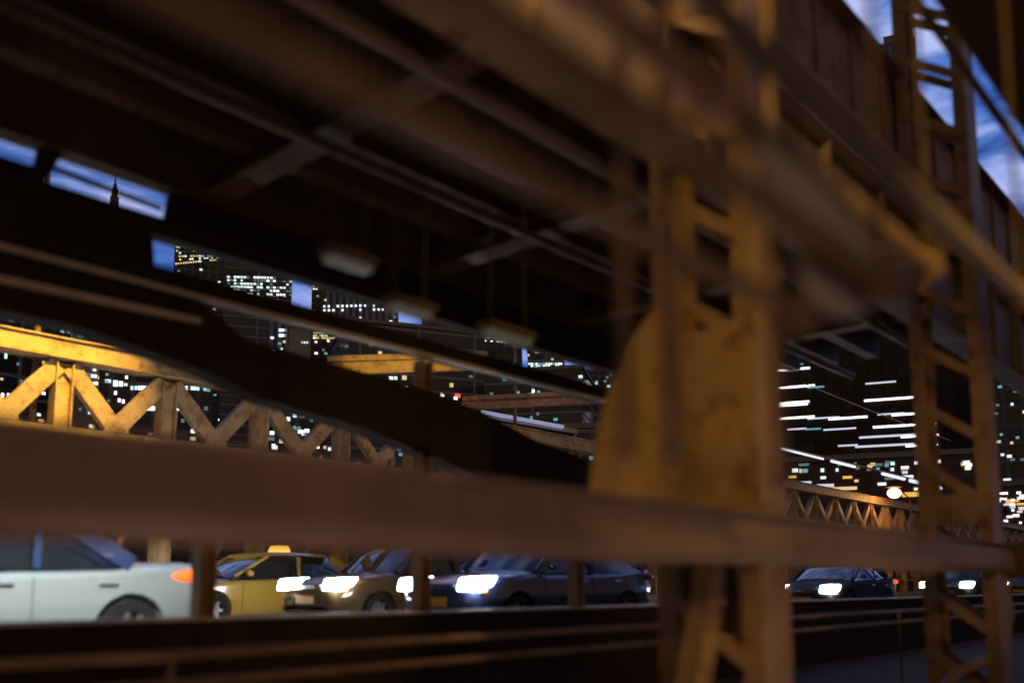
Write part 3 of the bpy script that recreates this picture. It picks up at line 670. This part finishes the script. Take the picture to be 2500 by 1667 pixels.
building('apartment_block', 1180, 1420, 905, 200, 'f_slab', 'grey block with blue floor lines above the red cross beam', [(1302, 955, 6, 10, 'w_white'), (1315, 958, 6, 9, 'w_green'), (1300, 970, 6, 6, 'w_white'), (1313, 1010, 6, 8, 'w_dim'), (1297, 1020, 5, 8, 'w_cyan')], yaw=-.2)
building('apartment_block', -60, 186, 690, 170, 'f_slab', 'dim block behind the left end of the ochre truss', [(14, 868, 6, 14, 'w_cool'), (52, 931, 7, 9, 'w_dim'), (62, 931, 7, 9, 'w_dim'), (6, 965, 6, 12, 'w_white'), (20, 965, 5, 12, 'w_cool'), (20, 993, 8, 12, 'w_dim'), (4, 925, 6, 6, 'w_warm')], yaw=.4)
building('concrete_block', 183, 268, 720, 160, 'f_conc', 'greenish grey block framed by the first truss panel', [(231, 901, 7, 9, 'w_white'), (214, 923, 5, 7, 'w_dim'), (236, 936, 5, 8, 'w_white'), (229, 936, 4, 8, 'w_cool'), (249, 888, 4, 8, 'w_dim')])
W14 = [(262, 896, 9, 12, 'w_dim'), (286, 895, 9, 16, 'w_hot'), (299, 895, 10, 15, 'w_hot'), (309, 921, 7, 8, 'w_white'), (324, 905, 7, 8, 'w_dim'), (282, 936, 9, 14, 'w_hot'), (295, 937, 9, 13, 'w_white'), (307, 939, 8, 7, 'w_cool'), (282, 959, 6, 9, 'w_white'), (261, 914, 6, 6, 'w_cyan'), (261, 932, 6, 8, 'w_dim'),
       (436, 922, 14, 9, 'w_cool'), (450, 926, 5, 4, 'w_white'), (291, 977, 7, 9, 'w_white'), (301, 980, 5, 9, 'w_white'), (265, 978, 7, 7, 'w_dim'), (336, 1019, 8, 5, 'w_white'), (446, 1027, 7, 10, 'w_dim'), (430, 971, 8, 7, 'w_white'), (340, 975, 6, 5, 'w_cool'), (352, 901, 9, 6, 'w_dim')]
for x, w in ((322, 6), (332, 6), (342, 9), (353, 12), (372, 10), (381, 8), (398, 10), (408, 8), (428, 12), (438, 12), (455, 4), (471, 11), (481, 10), (500, 4)): W14.append((x, 947, w, 10, 'w_hot' if 340 < x < 445 else 'w_cool'))
for x, w in ((318, 9), (330, 8), (342, 12), (356, 8), (366, 12), (378, 12), (398, 11), (410, 8), (420, 9), (431, 12), (448, 12), (470, 6), (485, 6), (503, 9)): W14.append((x, 997, w, 9, 'w_hot' if x < 460 else 'w_dim'))
building('office_tower', 256, 524, 720, 150, 'f_dark', 'office block with two bright white window bands behind the ochre truss', W14)
building('office_tower', 612, 655, 960, 130, 'f_brick', 'narrow block with one stack of bright white square windows', [(634 + dx, y, 9, h, 'w_cool') for y, h in ((1021, 14), (1043, 14), (1065, 14), (1084, 5)) for dx in (0, 12)])
building('office_tower', 655, 800, 962, 150, 'f_dark', 'dark block with a yellow top row and scattered cyan windows', [(666, 987, 6, 9, 'w_yel'), (679, 987, 6, 9, 'w_yel'), (691, 989, 6, 9, 'w_yel'), (702, 989, 6, 8, 'w_warm'), (720, 984, 8, 4, 'w_white'), (708, 1002, 6, 7, 'w_cool'), (720, 1014, 9, 9, 'w_white'), (742, 1015, 6, 7, 'w_warm'), (704, 1023, 9, 11, 'w_cool'), (752, 994, 6, 6, 'w_cyan'), (761, 1024, 7, 10, 'w_cyan'), (740, 1058, 8, 10, 'w_white'), (719, 1043, 6, 7, 'w_cyan'), (731, 1044, 5, 6, 'w_cyan'), (701, 1065, 10, 12, 'w_cyan'), (793, 1092, 6, 8, 'w_warm'), (776, 1092, 7, 5, 'w_white')])
building('apartment_block', 800, 1090, 1020, 160, 'f_slab', 'pale grey lit waterfront block seen just above the beam left of centre', [(839, 1035, 4, 6, 'w_white'), (838, 1050, 4, 8, 'w_white'), (848, 1049, 5, 10, 'w_warm'), (932, 1069, 5, 9, 'w_yel'), (951, 1066, 10, 7, 'w_hot'), (949, 1076, 6, 5, 'w_white'), (952, 1091, 12, 9, 'w_hot'), (975, 1095, 8, 5, 'w_white'), (985, 1093, 6, 5, 'w_white'), (948, 1117, 5, 5, 'w_warm')], yaw=.15)
building('apartment_block', 1400, 1640, 905, 240, 'f_dark', 'block with tiny lights in the middle behind the golden column', [(1447, 1009, 4, 9, 'w_dim'), (1454, 1010, 4, 10, 'w_dim'), (1449, 1030, 4, 8, 'w_dim'), (1457, 1031, 4, 6, 'w_dim'), (1522, 1015, 4, 26, 'w_lilac'), (1549, 1012, 4, 4, 'w_white'), (1548, 1024, 5, 5, 'w_white'), (1565, 1011, 4, 4, 'w_warm'), (1567, 1021, 9, 5, 'w_yel'), (1580, 1023, 3, 4, 'w_yel'), (1532, 1036, 6, 3, 'w_white'), (1540, 1036, 5, 3, 'w_white'), (1550, 1036, 9, 5, 'w_hot'), (1579, 1060, 10, 4, 'w_white'), (1584, 1073, 7, 4, 'w_white'), (1516, 935, 22, 22, 'w_lilac'), (1530, 950, 16, 20, 'w_lilac')])  # the two broad lilac panes stand in for glimpses of sky
building('pier_shed', 1165, 1620, 1045, 140, 'f_slab', 'low pale waterfront building with lit bays above the beam', [(1552, 1068, 34, 22, 'w_dim'), (1437, 1083, 26, 15, 'w_dim'), (1465, 1088, 24, 16, 'w_dim'), (1250, 1062, 60, 12, 'w_dim'), (1330, 1064, 40, 9, 'w_dim'), (1560, 1147, 8, 5, 'w_cyan'), (1590, 1161, 8, 8, 'w_green'), (1532, 1161, 4, 7, 'w_yel'), (1543, 1160, 4, 5, 'w_yel'), (1500, 1105, 60, 4, 'w_dim'), (1570, 1100, 50, 9, 'w_dim')])
t = thing('pier_roof', (0, 0, 0), 'pale blue lit roof edge sloping down to the right above the pier shed', 'roof')
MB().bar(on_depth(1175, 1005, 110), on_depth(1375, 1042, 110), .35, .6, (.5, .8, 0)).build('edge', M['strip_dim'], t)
MB().bar(on_depth(1180, 1020, 112), on_depth(1400, 1058, 112), .6, 3, (.5, .8, 0)).build('fascia', M['steel_pale'], t)
# ribbon lit tower between the columns
rib = []
for y, xs in ((829, ((1895, 60),)), (845, ((1870, 60),)), (890, ((1900, 45), (1945, 20))), (902, ((1930, 60),)), (945, ((1930, 75), (1992, 26))), (934, ((2150, 46),)), (974, ((2170, 75),)), (983, ((1930, 58),)), (989, ((1925, 60),)), (1010, ((2225, 60), (2175, 40))), (1020, ((1935, 68), (2010, 50), (2070, 60))),
              (1036, ((2245, 48),)), (1040, ((2180, 60),)), (1047, ((1985, 24), (1945, 30), (2050, 50))), (1064, ((2245, 56), (2170, 90))), (1087, ((2250, 48), (2160, 90), (2070, 30))), (1107, ((2245, 56), (2170, 90))), (1123, ((2250, 50),)), (1138, ((2235, 40), (2272, 10)))):
    for x, w in xs: rib.append((x, y, w * 1.5, 5.0 if w > 50 else 3.5, 'w_hot' if w in (60, 75, 58, 68, 56, 48) else 'w_cyan' if w < 30 else 'w_lilac'))
building('office_tower', 1850, 2345, 470, 230, 'f_night', 'wide dark tower striped with long thin ribbons of white light between the columns', rib, depth=30)
building('skyscraper', 2138, 2232, 106, 420, 'f_blue', 'very tall ribbed skyscraper against the bright sky at the top right', [(2184, 172, 4, 5, 'w_hot'), (2186, 180, 3, 5, 'w_white'), (2239, 208, 3, 3, 'w_white')], crown=6)
building('office_tower', 2400, 2560, 760, 200, 'f_dark', 'dark tower at the right edge with a few pale streaks of light', [(2400, 858, 40, 4, 'w_dim'), (2405, 866, 40, 4, 'w_lilac'), (2480, 914, 36, 10, 'w_cool'), (2490, 955, 30, 5, 'w_dim')] + [(2440 + 30 * rnd.random() + 20 * (k % 3), 1170 + k * 9, 16, 4, rnd.choice(['w_white', 'w_cyan', 'w_cool', 'w_lilac'])) for k in range(10)])
low = []
for k in range(20): low.append((rnd.uniform(1885, 2290), rnd.uniform(1128, 1200), rnd.uniform(8, 30), rnd.uniform(2, 5), rnd.choice(['w_lilac', 'w_dim', 'w_white', 'w_amber', 'w_warm', 'w_dim'])))
low += [(2240, 1206, 70, 12, 'w_amber'), (1965, 1180, 30, 10, 'w_lilac'), (2060, 1192, 60, 7, 'w_warm'), (2015, 1185, 40, 7, 'w_lilac')]
building('brick_block', 1030, 1160, 735, 300, 'f_brick', 'unlit brown block between the ribbed tower and the dotted one')
building('brick_block', 1560, 1880, 700, 260, 'f_brick', 'unlit brown block behind the golden column', [(1780, 846, 40, 4, 'w_dim'), (1650, 870, 30, 3, 'w_dim')])
building('terminal_block', 1850, 2420, 1118, 150, 'f_brick', 'long low block full of small mixed lights behind the far trusses', low)
building('apartment_block', 2420, 2700, 1180, 190, 'f_brick', 'low block of little lights at the right edge above the beam end', [(rnd.uniform(2430, 2500), rnd.uniform(1195, 1300), rnd.uniform(5, 20), rnd.uniform(3, 6), rnd.choice(['w_white', 'w_hot', 'w_amber', 'w_lilac'])) for k in range(26)])
# needle tower in the left sky slot
b = on_depth(279, 495, 620)
t = thing('spired_tower', (b.x, b.y, -40), 'black stepped tower with a needle spire in the left slot of blue sky', 'skyscraper', rz=math.atan2(b.y, b.x) - math.pi / 2)
s_ = 620 / FPX * 1.05
H0 = b.z + 40
MB().box((-17 * s_, 0, 0), (17 * s_, 20, H0 - 4)).build('base', M['f_dark'], t)
MB().box((-9 * s_, 2, H0 - 4), (9 * s_, 16, H0 + 18 * s_)).build('shaft', M['f_dark'], t)
MB().box((-6.5 * s_, 4, H0 + 18 * s_), (6.5 * s_, 13, H0 + 38 * s_)).build('shaft', M['f_dark'], t)
MB().box((-4 * s_, 5, H0 + 38 * s_), (4 * s_, 11, H0 + 50 * s_)).build('crown', M['f_dark'], t)
MB().tube([(0, 8, H0 + 50 * s_), (0, 8, H0 + 60 * s_), (0, 8, H0 + 82 * s_)], [3 * s_, 1.6 * s_, .5 * s_], 8).build('spire', M['f_dark'], t)
